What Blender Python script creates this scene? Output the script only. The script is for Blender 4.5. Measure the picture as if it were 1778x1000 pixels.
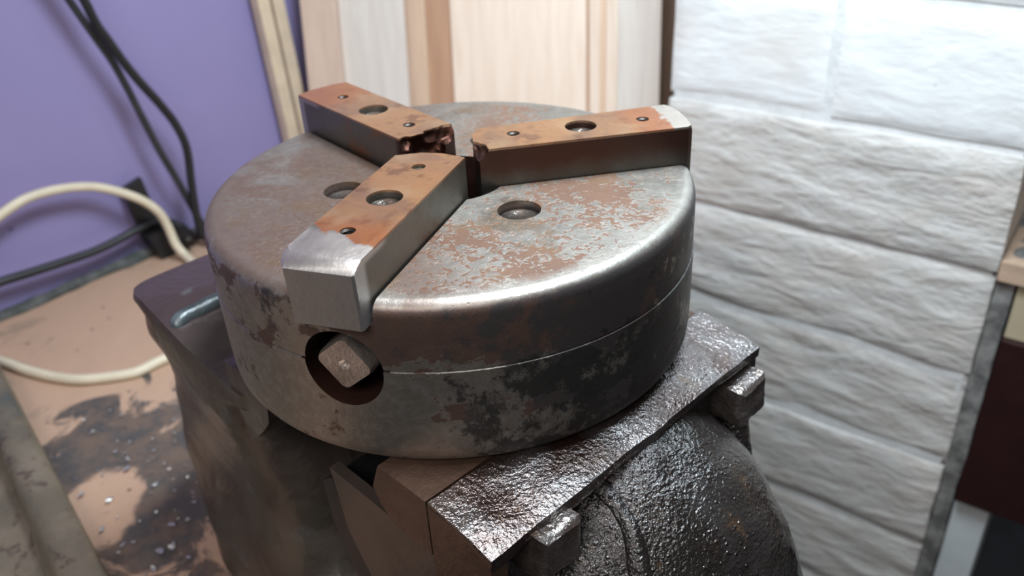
import bpy, bmesh, math, random
from mathutils import Vector, Matrix, noise as mn

for o in list(bpy.data.objects):
    bpy.data.objects.remove(o)
SC = bpy.context.scene
COL = SC.collection
S = 0.08                       # metres per chuck radius; every shape below is measured in chuck radii
BENCH = -2.5                   # bench top (chuck face is z = 0)
FLOOR = -13.5

# ------------------------------------------------------------------ camera
cam_d = bpy.data.cameras.new('camera')
cam = bpy.data.objects.new('camera', cam_d)
COL.objects.link(cam)
right = Vector((0.99401476, -0.09768512, -0.04891091))
up = Vector((0.09197516, 0.5067156, 0.85719302))
fwd = Vector((0.05895108, 0.8565611, -0.51266739))
rot = Matrix((right, up, -fwd)).transposed().to_4x4()
cam.matrix_world = Matrix.Translation(Vector((0, -3.31989116, 1.42988545)) * S) @ rot
cam_d.sensor_width = 36.0
cam_d.lens = 36.0 * 1500.0 / 1778.0
cam_d.clip_start = 0.01
cam_d.dof.use_dof = True
cam_d.dof.focus_distance = 3.05 * S
cam_d.dof.aperture_fstop = 13.0
SC.camera = cam

# ------------------------------------------------------------------ world, lights, exposure
w = bpy.data.worlds.new('world')
SC.world = w
w.use_nodes = True
w.node_tree.nodes['Background'].inputs[0].default_value = (0.95, 0.93, 0.92, 1)
w.node_tree.nodes['Background'].inputs[1].default_value = 0.12
SC.view_settings.view_transform = 'Standard'
SC.view_settings.look = 'None'
SC.view_settings.gamma = 1.0
SC.view_settings.use_curve_mapping = False
SC.view_settings.exposure = 0.0


def area(name, loc, target, sx, sy, power, color, spread=180):
    l = bpy.data.lights.new(name, 'AREA')
    l.shape = 'RECTANGLE'
    l.size = sx * S
    l.size_y = sy * S
    l.energy = power
    l.color = color
    l.spread = math.radians(spread)
    o = bpy.data.objects.new(name, l)
    COL.objects.link(o)
    o.location = Vector(loc) * S
    o.rotation_euler = (Vector(target) - Vector(loc)).to_track_quat('-Z', 'Y').to_euler()
    return o


# daylight from a window high on the right, lighting the brick pier from above
area('window_light', (1.7, 0.4, 4.2), (2.8, 3.2, -0.2), 2.6, 1.8, 2.4, (0.68, 0.88, 1.0), 150)
# daylight from behind the photographer, a little to the left
area('room_window', (-2.5, -6.5, 6.0), (-1.0, 2.0, -1.5), 5.0, 4.0, 3.35, (1.0, 0.94, 0.90))
# bright opening high above the vise; gives the sheen on oily top edges
area('roof_window', (0.85, 0.2, 4.6), (0.75, -0.3, -0.7), 1.2, 3.2, 2.9, (0.92, 0.96, 1.0))

# ------------------------------------------------------------------ node helpers


class NT:
    def __init__(self, name):
        self.m = bpy.data.materials.new(name)
        self.m.use_nodes = True
        self.t = self.m.node_tree
        self.b = self.t.nodes['Principled BSDF']
        tc = self.t.nodes.new('ShaderNodeTexCoord')
        mp = self.t.nodes.new('ShaderNodeMapping')
        mp.inputs['Scale'].default_value = (1 / S, 1 / S, 1 / S)
        self.t.links.new(tc.outputs['Object'], mp.inputs['Vector'])
        self.P = mp.outputs[0]

    def put(self, sock, v):
        if hasattr(v, 'is_output'):
            self.t.links.new(v, sock)
        elif isinstance(v, (tuple, list)) and len(v) == 3 and sock.type == 'RGBA':
            sock.default_value = (*v, 1)
        else:
            sock.default_value = v

    def noise(self, scale=5, detail=4, rough=0.55, dist=0, vec=None, stretch=None, off=None):
        n = self.t.nodes.new('ShaderNodeTexNoise')
        v = vec or self.P
        if stretch or off:
            mp = self.t.nodes.new('ShaderNodeMapping')
            if stretch:
                mp.inputs['Scale'].default_value = stretch
            if off:
                mp.inputs['Location'].default_value = off
            self.t.links.new(v, mp.inputs[0])
            v = mp.outputs[0]
        self.put(n.inputs['Vector'], v)
        n.inputs['Scale'].default_value = scale
        n.inputs['Detail'].default_value = detail
        n.inputs['Roughness'].default_value = rough
        n.inputs['Distortion'].default_value = dist
        return n.outputs['Fac']

    def voro(self, scale=5, feature='F1', vec=None, rnd=1.0):
        n = self.t.nodes.new('ShaderNodeTexVoronoi')
        n.feature = feature
        self.put(n.inputs['Vector'], vec or self.P)
        n.inputs['Scale'].default_value = scale
        n.inputs['Randomness'].default_value = rnd
        return n.outputs['Distance']

    def m_(self, op, a, b=0.0, c=0.0, clamp=False):
        n = self.t.nodes.new('ShaderNodeMath')
        n.operation = op
        n.use_clamp = clamp
        for i, v in enumerate((a, b, c)):
            self.put(n.inputs[i], v)
        return n.outputs[0]

    def step(self, x, lo, hi):
        n = self.t.nodes.new('ShaderNodeMapRange')
        n.interpolation_type = 'SMOOTHSTEP'
        self.put(n.inputs['Value'], x)
        n.inputs['From Min'].default_value = lo
        n.inputs['From Max'].default_value = hi
        return n.outputs[0]

    def mix(self, f, a, b):
        n = self.t.nodes.new('ShaderNodeMix')
        n.data_type = 'RGBA'
        self.put(n.inputs[0], f)
        self.put(n.inputs[6], a)
        self.put(n.inputs[7], b)
        return n.outputs[2]

    def mixf(self, f, a, b):
        n = self.t.nodes.new('ShaderNodeMix')
        n.data_type = 'FLOAT'
        self.put(n.inputs[0], f)
        self.put(n.inputs[2], a)
        self.put(n.inputs[3], b)
        return n.outputs[0]

    def xyz(self, v=None):
        n = self.t.nodes.new('ShaderNodeSeparateXYZ')
        self.t.links.new(v or self.P, n.inputs[0])
        return n.outputs[0], n.outputs[1], n.outputs[2]

    def radius(self):
        x, y, z = self.xyz()
        return self.m_('SQRT', self.m_('ADD', self.m_('MULTIPLY', x, x), self.m_('MULTIPLY', y, y)))

    def bump(self, h, strength=0.3, dist=0.01, prev=None):
        n = self.t.nodes.new('ShaderNodeBump')
        n.inputs['Strength'].default_value = strength
        n.inputs['Distance'].default_value = dist * S
        self.put(n.inputs['Height'], h)
        if prev is not None:
            self.t.links.new(prev, n.inputs['Normal'])
        return n.outputs[0]

    def out(self, color=None, rough=None, metal=None, normal=None, coat=None, coat_rough=None, spec=None):
        for k, v in (('Base Color', color), ('Roughness', rough), ('Metallic', metal), ('Normal', normal),
                     ('Coat Weight', coat), ('Coat Roughness', coat_rough), ('Specular IOR Level', spec)):
            if v is not None:
                self.put(self.b.inputs[k], v)
        if normal is not None and coat is not None and not isinstance(coat, int):
            self.put(self.b.inputs['Coat Normal'], normal)
        return self.m


def MUL(n, *f):
    r = f[0]
    for g in f[1:]:
        r = n.m_('MULTIPLY', r, g)
    return r


# ------------------------------------------------------------------ materials
def mat_chuck():
    n = NT('chuck_steel')
    x, y, z = n.xyz()
    r = n.radius()
    top = n.step(z, -0.030, -0.010)
    side = n.m_('SUBTRACT', 1.0, top)
    # tone of the bare steel
    base = n.mix(n.noise(2.2, 3), (0.25, 0.232, 0.208), (0.385, 0.355, 0.318))
    base = n.mix(MUL(n, n.step(n.noise(26, 6, 0.7), 0.40, 0.7), 0.4), base, (0.50, 0.49, 0.47))
    # worn pale patches
    # haze of old brown film on the face, left part
    haze = MUL(n, top, n.step(n.noise(2.4, 5, 0.6, 0.4, off=(3, 1, 0)), 0.28, 0.50),
               n.step(n.m_('ADD', x, n.m_('MULTIPLY', n.noise(3, 3), 0.6)), 0.42, 0.05))
    c = n.mix(MUL(n, haze, 0.85), base, n.mix(n.noise(20, 5, 0.7), (0.085, 0.050, 0.042), (0.20, 0.135, 0.105)))
    # fine wormy rust on the face
    w1 = n.noise(26, 5, 0.66, 1.1, stretch=(1, 1, 1))
    reg = n.noise(2.3, 3, 0.5, off=(0.4, 0.9, 0))
    edge = n.step(n.m_('ADD', r, n.m_('MULTIPLY', n.noise(5, 4), 0.10)), 1.00, 0.93)
    thr = n.m_('ADD', w1, n.m_('MULTIPLY', n.m_('SUBTRACT', reg, 0.5), 0.75))
    wr = MUL(n, n.step(thr, 0.485, 0.515), top, edge, n.mixf(n.step(n.m_('ADD', x, n.m_('MULTIPLY', y, -0.35)), -0.35, 0.05), 0.35, 1.0))
    rustc = n.mix(n.noise(4.5, 4), (0.085, 0.034, 0.020), (0.20, 0.092, 0.045))
    c = n.mix(MUL(n, wr, 0.86), c, rustc)
    c = n.mix(MUL(n, n.step(n.noise(3.1, 4, 0.6, off=(8, 2, 0)), 0.52, 0.64), top, edge, 0.55), c, (0.17, 0.105, 0.055))
    # side stains: large brown blotches near the rim and left, dark oily staining mixed with painted shade on the right
    s1 = n.noise(3.0, 6, 0.66, 0.1, stretch=(1, 1, 1.7), off=(5, 0, 2))
    b1 = n.m_('ADD', s1, n.m_('MULTIPLY', n.step(z, -0.42, -0.06), 0.20))
    b1 = n.m_('SUBTRACT', b1, n.m_('MULTIPLY', n.step(x, -0.45, -0.75), 0.10))
    b1 = n.m_('ADD', b1, n.m_('MULTIPLY', n.m_('SUBTRACT', n.noise(16, 5, 0.75), 0.5), 0.22))
    st1 = MUL(n, n.step(b1, 0.565, 0.60), side)
    c = n.mix(MUL(n, st1, 0.92), c, n.mix(n.noise(14, 4), (0.045, 0.028, 0.024), (0.10, 0.05, 0.038)))
    s2 = n.m_('ADD', n.noise(4.5, 7, 0.78, 0.1, off=(1, 7, 0)), n.m_('MULTIPLY', n.step(x, -0.35, 0.55), 0.20))
    st2 = MUL(n, n.step(s2, 0.57, 0.66), side)
    c = n.mix(MUL(n, st2, 0.80), c, (0.045, 0.047, 0.052))
    s3 = MUL(n, n.step(n.noise(9, 5, 0.7, 0.4, off=(2, 2, 8)), 0.60, 0.66), side, n.step(x, 0.3, -0.3))
    c = n.mix(MUL(n, s3, 0.7), c, (0.12, 0.065, 0.045))
    # pits
    pits = n.step(n.voro(24), 0.10, 0.05)
    c = n.mix(MUL(n, pits, 0.5), c, (0.03, 0.022, 0.02))
    stain = n.m_('MAXIMUM', n.m_('MAXIMUM', wr, st1), MUL(n, haze, 0.6))
    rough = n.mixf(stain, n.mixf(n.noise(12, 4), 0.36, 0.50), 0.50)
    metal = n.mixf(stain, 0.92, 0.45)
    h = n.m_('SUBTRACT', n.m_('MULTIPLY', n.noise(38, 5, 0.7), 0.5), n.m_('ADD', n.m_('MULTIPLY', wr, 0.5), n.m_('MULTIPLY', pits, 0.7)))
    return n.out(c, rough, metal, n.bump(h, 0.35, 0.010), coat=n.mixf(wr, 0.0, 0.12), coat_rough=0.25)


def mat_jaw(kind):
    # local x = radial, y = across, z up; orange brown varnished top, bare steel sides
    n = NT('jaw_steel_' + kind)
    x, y, z = n.xyz()
    top = n.step(z, 0.150, 0.158)
    steel = n.mix(n.noise(5, 5, 0.65), (0.12, 0.112, 0.095), (0.23, 0.215, 0.19))
    if kind == 'worn':
        lim, sgn = 0.86, 1
    elif kind == 'chipped':
        lim, sgn = 3.0, 1
    else:
        lim, sgn = 0.905, 1
    e = n.m_('ADD', x, n.m_('MULTIPLY', n.m_('SUBTRACT', n.noise(8, 5, 0.6), 0.5), 0.14))
    e = n.m_('SUBTRACT', e, n.m_('MULTIPLY', y, 0.35 if kind == 'worn' else 0.0))
    film = MUL(n, top, n.step(e, lim + 0.008, lim - 0.008))
    fc = n.mix(n.step(n.noise(4.5, 4, 0.6, 0.6, off=(1.3, 0, 0)), 0.38, 0.66), (0.33, 0.165, 0.075), (0.235, 0.125, 0.072))
    fc = n.mix(MUL(n, n.step(n.noise(10, 5, 0.7, off=(4, 4, 0)), 0.52, 0.66), 0.75), fc, (0.15, 0.065, 0.035))
    fc = n.mix(MUL(n, n.step(n.noise(5, 3, 0.5, off=(7, 1, 0)), 0.55, 0.70), 0.45), fc, (0.40, 0.26, 0.145))
    fc = n.mix(MUL(n, n.step(n.m_('ADD', x, n.m_('MULTIPLY', n.noise(6, 4, 0.6), 0.3)), 0.84, 0.98), 0.6), fc, (0.30, 0.085, 0.025))
    # side rust
    sr = MUL(n, n.step(n.noise(5, 5, 0.65, 0.3, off=(0, 3, 1)), 0.50, 0.66), n.m_('SUBTRACT', 1.0, top))
    if kind == 'bright':
        c = n.mix(MUL(n, n.step(n.m_('ADD', z, n.m_('MULTIPLY', n.noise(7, 4), 0.12)), 0.06, 0.16), 0.85), (0.11, 0.105, 0.095), (0.085, 0.036, 0.026))
        c = n.mix(top, c, n.mix(n.noise(12, 4), (0.40, 0.35, 0.30), (0.52, 0.48, 0.44)))
    else:
        tint = (0.30, 0.13, 0.06) if kind == 'chipped' else (0.14, 0.10, 0.075)
        c = n.mix(MUL(n, sr, 0.7), steel, tint)
        c = n.mix(n.step(x, 0.955, 0.985), c, n.mix(n.noise(9, 4), (0.36, 0.36, 0.37), (0.50, 0.49, 0.48)))
        c = n.mix(MUL(n, n.step(z, 0.128, 0.150), n.step(x, 0.80, 0.86), 0.85), c, (0.50, 0.45, 0.42))
    if kind == 'chipped':
        c = n.mix(MUL(n, n.step(x, 0.21, 0.16), n.m_('SUBTRACT', 1.0, top)), c, (0.05, 0.020, 0.014))
    c = n.mix(film, c, fc)
    edgeh = n.noise(30, 5, 0.7)
    rough = n.mixf(film, n.mixf(n.noise(14, 3), 0.34, 0.5), 0.36)
    metal = n.mixf(film, 0.9, 0.55)
    return n.out(c, rough, metal, n.bump(edgeh, 0.25, 0.008), coat=n.mixf(film, 0.0, 0.55), coat_rough=0.12)


def mat_simple(name, col, rough=0.5, metal=0.0, var=0.25, sc=8, bump=0.0, bsc=30, coat=0.0, col2=None, spec=None):
    n = NT(name)
    c2 = col2 or tuple(v * (1 - var) for v in col)
    c = n.mix(n.step(n.noise(sc, 5, 0.6), 0.35, 0.65), col, c2)
    nm = n.bump(n.noise(bsc, 4, 0.65), bump, 0.02) if bump else None
    return n.out(c, rough, metal, nm, coat=coat, coat_rough=0.15, spec=spec)


def mat_cast(name, paint=1.0, c1=(0.060, 0.042, 0.038), c2=(0.10, 0.085, 0.08), rough=(0.18, 0.42), bstr=0.6, metal=0.55, sparkle=True):
    n = NT(name)
    c = n.mix(n.step(n.noise(3.5, 5, 0.6, 0.4), 0.38, 0.62), c1, c2)
    c = n.mix(MUL(n, n.step(n.noise(7, 5, 0.7, off=(3, 3, 3)), 0.60, 0.70), 0.6), c, (0.10, 0.055, 0.028))
    h = n.m_('ADD', n.m_('MULTIPLY', n.noise(7, 4, 0.6, 0.6), 0.7), n.m_('MULTIPLY', n.noise(60, 3, 0.6), 0.35))
    if sparkle:
        h = n.m_('ADD', h, n.m_('MULTIPLY', n.step(n.voro(34), 0.30, 0.05), 0.16))
    nm = n.bump(h, bstr, 0.030)
    r = n.mixf(n.noise(6, 4), rough[0], rough[1])
    return n.out(c, r, metal, nm, coat=1.0, coat_rough=0.10)


M = {}
M['chuck'] = mat_chuck()
M['jaw_worn'] = mat_jaw('worn')
M['jaw_chip'] = mat_jaw('chipped')
M['jaw_bright'] = mat_jaw('bright')
M['bore'] = mat_simple('dark_bore_iron', (0.030, 0.012, 0.008), 0.45, 0.2, 0.5, 6, 0.2, 20)
M['screw'] = mat_simple('oily_screw_steel', (0.30, 0.27, 0.25), 0.16, 0.9, 0.4, 12, 0.25, 18)
M['thread'] = mat_simple('thread_steel', (0.035, 0.028, 0.025), 0.4, 0.6, 0.3, 12)
M['drive'] = mat_simple('square_drive_steel', (0.66, 0.58, 0.53), 0.38, 0.9, 0.35, 10, 0.25, 26)
M['top_cast'] = mat_cast('oily_jaw_top_iron', c1=(0.055, 0.030, 0.024), c2=(0.135, 0.118, 0.115), rough=(0.14, 0.28), bstr=0.5, metal=0.8, sparkle=False)
M['dome_cast'] = mat_cast('lumpy_painted_iron', c1=(0.012, 0.009, 0.008), c2=(0.030, 0.026, 0.026), rough=(0.12, 0.28), bstr=0.9, metal=0.35)
M['black_cast'] = mat_cast('black_iron', c1=(0.012, 0.009, 0.009), c2=(0.025, 0.02, 0.02), rough=(0.3, 0.5), bstr=0.4, metal=0.2, sparkle=False)
M['bolt'] = mat_cast('bolt_iron', c1=(0.11, 0.08, 0.07), c2=(0.20, 0.175, 0.165), rough=(0.16, 0.36), bstr=0.45, metal=0.75)


def mat_rear():
    n = NT('rear_painted_iron')
    x, y, z = n.xyz()
    c = n.mix(n.step(n.noise(2.2, 4, 0.5, 0.3), 0.35, 0.65), (0.050, 0.037, 0.032), (0.088, 0.076, 0.062))
    c = n.mix(n.step(z, 1.70, 1.80), c, (0.050, 0.032, 0.033))
    c = n.mix(MUL(n, n.step(n.noise(3, 4, 0.6, off=(1, 2, 5)), 0.36, 0.50), n.step(z, 0.9, 1.4), n.step(z, 1.82, 1.76), n.step(y, 2.25, 2.4)), c, (0.085, 0.026, 0.018))
    c = n.mix(MUL(n, n.step(n.noise(4, 4, 0.6, off=(6, 2, 5)), 0.60, 0.70), 0.5), c, (0.12, 0.13, 0.14))
    nm = n.bump(n.noise(7, 4, 0.5, 0.3), 0.3, 0.05)
    return n.out(c, n.mixf(n.noise(4, 3), 0.30, 0.5), 0.25, nm, coat=0.35, coat_rough=0.25)


M['rear'] = mat_rear()
M['ridge'] = mat_simple('pale_blue_worn_ridge', (0.11, 0.14, 0.15), 0.3, 0.3, 0.6, 6, 0.3, 20)
M['plate'] = mat_simple('brown_jaw_plate', (0.12, 0.072, 0.052), 0.42, 0.55, 0.3, 4, 0.25, 16)
M['wedge'] = mat_simple('bare_wedge_steel', (0.125, 0.10, 0.085), 0.40, 0.6, 0.25, 3, 0.15, 14)


def mat_purple():
    n = NT('purple_wall_paint')
    c = n.mix(n.noise(1.2, 3), (0.235, 0.205, 0.400), (0.265, 0.228, 0.430))
    c = n.mix(n.step(n.voro(0.9), 0.035, 0.02), c, (0.08, 0.06, 0.18))
    return n.out(c, 0.55, 0, n.bump(n.noise(16, 3), 0.1, 0.02))


M['purple'] = mat_purple()


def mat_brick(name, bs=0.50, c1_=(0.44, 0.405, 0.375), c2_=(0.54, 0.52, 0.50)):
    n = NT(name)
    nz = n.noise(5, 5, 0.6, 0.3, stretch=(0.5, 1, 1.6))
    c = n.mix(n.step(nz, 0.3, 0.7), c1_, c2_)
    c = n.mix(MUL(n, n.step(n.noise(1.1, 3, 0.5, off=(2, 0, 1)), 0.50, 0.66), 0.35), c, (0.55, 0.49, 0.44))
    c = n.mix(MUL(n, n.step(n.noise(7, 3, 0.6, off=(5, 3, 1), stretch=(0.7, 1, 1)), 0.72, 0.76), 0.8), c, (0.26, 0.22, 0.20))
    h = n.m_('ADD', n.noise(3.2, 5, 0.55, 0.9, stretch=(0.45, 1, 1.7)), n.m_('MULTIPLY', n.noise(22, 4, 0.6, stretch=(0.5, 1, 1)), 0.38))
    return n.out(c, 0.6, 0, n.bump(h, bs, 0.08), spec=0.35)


M['brick'] = mat_brick('white_painted_brick')  # lower courses: fading light put into a darker, warmer base colour
M['brick_smooth'] = mat_brick('smooth_brick_lit', 0.16, (0.58, 0.57, 0.56), (0.66, 0.66, 0.66))  # upper courses: smoother, with the brighter light from above put into the colour
M['mortar'] = mat_simple('white_painted_mortar', (0.60, 0.595, 0.59), 0.75, 0, 0.12, 5, 0.4, 18)
M['pier_side'] = mat_simple('shaded_dusty_pier_side', (0.22, 0.21, 0.20), 0.8, 0, 0.6, 6, 0.5, 14)


def mat_bench():
    n = NT('stained_bench_wood')
    x, y, z = n.xyz()
    c = n.mix(n.noise(3, 5, 0.6, 0.4, stretch=(1, 0.25, 1)), (0.50, 0.33, 0.235), (0.40, 0.26, 0.18))
    # heap of ground-in dirt near the vise (a stain of its own)
    dx = n.m_('DIVIDE', n.m_('ADD', x, 2.35), 1.05)
    dy = n.m_('DIVIDE', n.m_('SUBTRACT', y, 1.10), 1.30)
    dd = n.m_('SQRT', n.m_('ADD', n.m_('MULTIPLY', dx, dx), n.m_('MULTIPLY', dy, dy)))
    k = n.m_('ADD', n.m_('SUBTRACT', 1.0, dd), n.m_('MULTIPLY', n.m_('SUBTRACT', n.noise(2.6, 6, 0.65, 0.8, off=(0.5, 0.2, 0)), 0.5), 2.6))
    ex_ = n.m_('DIVIDE', n.m_('ADD', x, 2.45), 0.30)
    ey_ = n.m_('DIVIDE', n.m_('SUBTRACT', y, 0.95), 0.42)
    ed_ = n.m_('ADD', n.m_('ADD', n.m_('MULTIPLY', ex_, ex_), n.m_('MULTIPLY', ey_, ey_)), n.m_('MULTIPLY', n.m_('SUBTRACT', n.noise(3.4, 5, 0.6, 0.4), 0.5), 1.6))
    st = MUL(n, n.step(k, 0.10, 0.34), n.step(ed_, 0.75, 1.05))
    c = n.mix(MUL(n, st, 0.93), c, n.mix(n.step(n.noise(4, 6, 0.7), 0.40, 0.60), (0.040, 0.045, 0.050), (0.115, 0.082, 0.064)))
    k2 = n.step(n.noise(2.2, 5, 0.7, 0.4, off=(9, 1, 0)), 0.56, 0.72)
    c = n.mix(MUL(n, k2, 0.45), c, (0.13, 0.12, 0.10))
    c = n.mix(MUL(n, n.step(n.voro(5), 0.10, 0.05), 0.8), c, (0.05, 0.04, 0.03))
    return n.out(c, 0.6, 0, n.bump(n.noise(18, 5, 0.65), 0.3, 0.03))


M['bench'] = mat_bench()
M['bead'] = mat_simple('dark_dusty_bead', (0.045, 0.05, 0.045), 0.8, 0, 0.4, 8, 0.5, 20, col2=(0.10, 0.10, 0.10))
M['black'] = mat_simple('black_rubber', (0.014, 0.014, 0.016), 0.45, 0, 0.3, 6)
M['grey_rubber'] = mat_simple('dusty_black_rubber', (0.030, 0.031, 0.033), 0.5, 0, 0.3, 6)
M['cream'] = mat_simple('cream_cable_sheath', (0.66, 0.58, 0.44), 0.45, 0, 0.12, 3)
M['batten'] = mat_simple('pale_batten_wood', (0.66, 0.53, 0.39), 0.5, 0, 0.15, 3)


def mat_pine(name, a, b, knots=True):
    n = NT(name)
    g = n.noise(5, 5, 0.6, 0.5, stretch=(3.0, 1, 0.22))
    c = n.mix(n.step(g, 0.35, 0.65), a, b)
    if knots:
        c = n.mix(MUL(n, n.step(n.voro(1.1), 0.055, 0.02), 0.5), c, (0.30, 0.17, 0.10))
    return n.out(c, 0.45, 0, n.bump(g, 0.08, 0.02))


M['pine'] = mat_pine('pine_pale', (0.70, 0.57, 0.47), (0.64, 0.50, 0.40))
M['pine_pink'] = mat_pine('pine_pinkish', (0.58, 0.43, 0.35), (0.52, 0.38, 0.30))
M['pine_grey'] = mat_pine('pine_greyish', (0.60, 0.54, 0.49), (0.54, 0.475, 0.43))
M['pine_brown'] = mat_pine('pine_brown', (0.42, 0.24, 0.15), (0.36, 0.20, 0.125), False)
M['pine_tan'] = mat_pine('pine_tan', (0.60, 0.43, 0.31), (0.53, 0.37, 0.26), False)
M['gap_shade'] = mat_pine('brown_gap_shade', (0.32, 0.20, 0.14), (0.26, 0.16, 0.11), False)
M['chipboard'] = mat_simple('chipboard', (0.46, 0.32, 0.23), 0.6, 0, 0.2, 7, 0.2, 30)
M['cream_rail'] = mat_simple('cream_rail_wood', (0.42, 0.35, 0.24), 0.5, 0, 0.12, 3)
M['dark_red'] = mat_simple('dark_red_panel', (0.024, 0.007, 0.007), 0.4, 0, 0.2, 4)
M['white_leg'] = mat_simple('white_painted_leg', (0.52, 0.55, 0.56), 0.45, 0, 0.1, 3)
M['floor'] = mat_simple('dark_floor', (0.05, 0.065, 0.08), 0.7, 0, 0.4, 1.2)


def mat_tray():
    n = NT('dirty_olive_tray')
    c = n.mix(n.step(n.noise(2.2, 5, 0.6, 0.4), 0.35, 0.65), (0.135, 0.115, 0.078), (0.20, 0.165, 0.115))
    c = n.mix(MUL(n, n.step(n.noise(7, 5, 0.65), 0.58, 0.66), 0.8), c, (0.075, 0.050, 0.035))
    c = n.mix(MUL(n, n.step(n.noise(1.6, 4, 0.6, off=(4, 0, 0)), 0.56, 0.68), 0.6), c, (0.05, 0.075, 0.075))
    return n.out(c, n.mixf(n.noise(5, 4), 0.3, 0.55), 0.2, n.bump(n.noise(14, 5), 0.35, 0.03), coat=0.25, coat_rough=0.3)


M['tray'] = mat_tray()
M['swarf'] = mat_simple('bright_swarf', (0.60, 0.60, 0.58), 0.4, 0.8, 0.2, 20)

# ------------------------------------------------------------------ mesh helpers


def link(name, me, mat, parent=None, loc=(0, 0, 0), rz=0.0):
    o = bpy.data.objects.new(name, me)
    COL.objects.link(o)
    if mat is not None:
        me.materials.clear()
        me.materials.append(mat)
    if parent is not None:
        o.parent = parent
    o.location = Vector(loc) * S
    o.rotation_euler = (0, 0, rz)
    return o


def finish(bm, name, smooth=35, scale=True):
    bmesh.ops.recalc_face_normals(bm, faces=bm.faces)
    if scale:
        bmesh.ops.scale(bm, vec=(S, S, S), verts=bm.verts)
    me = bpy.data.meshes.new(name)
    bm.to_mesh(me)
    bm.free()
    if smooth:
        for p in me.polygons:
            p.use_smooth = True
        me.set_sharp_from_angle(angle=math.radians(smooth))
    return me


def part(name, bm, mat, parent=None, loc=(0, 0, 0), rz=0.0, smooth=35, label=None):
    o = link(name, finish(bm, name, smooth), mat, parent, loc, rz)
    if label:
        o['label'] = label
    return o


def thing(name, label, cat, loc=(0, 0, 0), rz=0.0, group=None):
    o = bpy.data.objects.new(name, None)
    COL.objects.link(o)
    o.empty_display_size = 0.02
    o.location = Vector(loc) * S
    o.rotation_euler = (0, 0, rz)
    return tag(o, label, cat, group)


def tag(o, label, cat, group=None):
    o['label'] = label
    o['category'] = cat
    if group:
        o['group'] = group
    return o


def structure(o):
    o['kind'] = 'structure'
    return o


def box(bm, a, b, mat=None):
    vs = [bm.verts.new((x, y, z)) for z in (a[2], b[2]) for x, y in ((a[0], a[1]), (b[0], a[1]), (b[0], b[1]), (a[0], b[1]))]
    for f in ((0, 3, 2, 1), (4, 5, 6, 7), (0, 1, 5, 4), (1, 2, 6, 5), (2, 3, 7, 6), (3, 0, 4, 7)):
        bm.faces.new([vs[i] for i in f])
    return vs


def bevel(bm, w, seg=2, angle=30):
    es = [e for e in bm.edges if len(e.link_faces) == 2 and e.calc_face_angle(0) > math.radians(angle)]
    bmesh.ops.bevel(bm, geom=es, offset=w, segments=seg, profile=0.6, affect='EDGES', clamp_overlap=True)


def loft(bm, loops, caps=True):
    rings = [[bm.verts.new(p) for p in lp] for lp in loops]
    m = len(rings[0])
    for a, b in zip(rings, rings[1:]):
        for i in range(m):
            bm.faces.new((a[i], a[(i + 1) % m], b[(i + 1) % m], b[i]))
    if caps:
        bm.faces.new(list(reversed(rings[0])))
        bm.faces.new(rings[-1])
    return rings


def prism(bm, poly, axis, lo, hi):
    """extrude a 2-D polygon; axis 0: poly=(y,z) along x ; axis 2: poly=(x,y) along z"""
    if axis == 0:
        loops = [[(t, p[0], p[1]) for p in poly] for t in (lo, hi)]
    elif axis == 1:
        loops = [[(p[0], t, p[1]) for p in poly] for t in (lo, hi)]
    else:
        loops = [[(p[0], p[1], t) for p in poly] for t in (lo, hi)]
    loft(bm, loops)


def lathe(bm, prof, seg=128):
    rings = []
    for r, z in prof:
        if r < 1e-6:
            rings.append([bm.verts.new((0, 0, z))])
        else:
            rings.append([bm.verts.new((r * math.cos(2 * math.pi * i / seg), r * math.sin(2 * math.pi * i / seg), z)) for i in range(seg)])
    for a, b in zip(rings, rings[1:]):
        for i in range(seg):
            j = (i + 1) % seg
            if len(a) == 1:
                bm.faces.new((a[0], b[i], b[j]))
            elif len(b) == 1:
                bm.faces.new((a[i], a[j], b[0]))
            else:
                bm.faces.new((a[i], a[j], b[j], b[i]))


def cyl(bm, c, r, z0, z1, seg=40, r1=None):
    r1 = r if r1 is None else r1
    loft(bm, [[(c[0] + rr * math.cos(2 * math.pi * i / seg), c[1] + rr * math.sin(2 * math.pi * i / seg), z) for i in range(seg)]
              for rr, z in ((r, z0), (r1, z1))])


def displace(bm, amp, scale, stretch=(1, 1, 1), seed=0.0, keep=None):
    bm.normal_update()
    mv = []
    for v in bm.verts:
        p = Vector((v.co.x * stretch[0] + seed, v.co.y * stretch[1], v.co.z * stretch[2])) * scale
        d = mn.fractal(p, 0.9, 2.1, 4) * amp
        if keep:
            d *= keep(v.co)
        mv.append((v, v.normal * d))
    for v, d in mv:
        v.co += d


def subdiv(bm, maxlen, rounds=8):
    for _ in range(rounds):
        es = [e for e in bm.edges if e.calc_length() > maxlen]
        if not es:
            break
        bmesh.ops.subdivide_edges(bm, edges=es, cuts=1, use_grid_fill=True)
        if len(bm.faces) > 60000:
            break
    bmesh.ops.triangulate(bm, faces=[f for f in bm.faces if len(f.verts) > 4])


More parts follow.
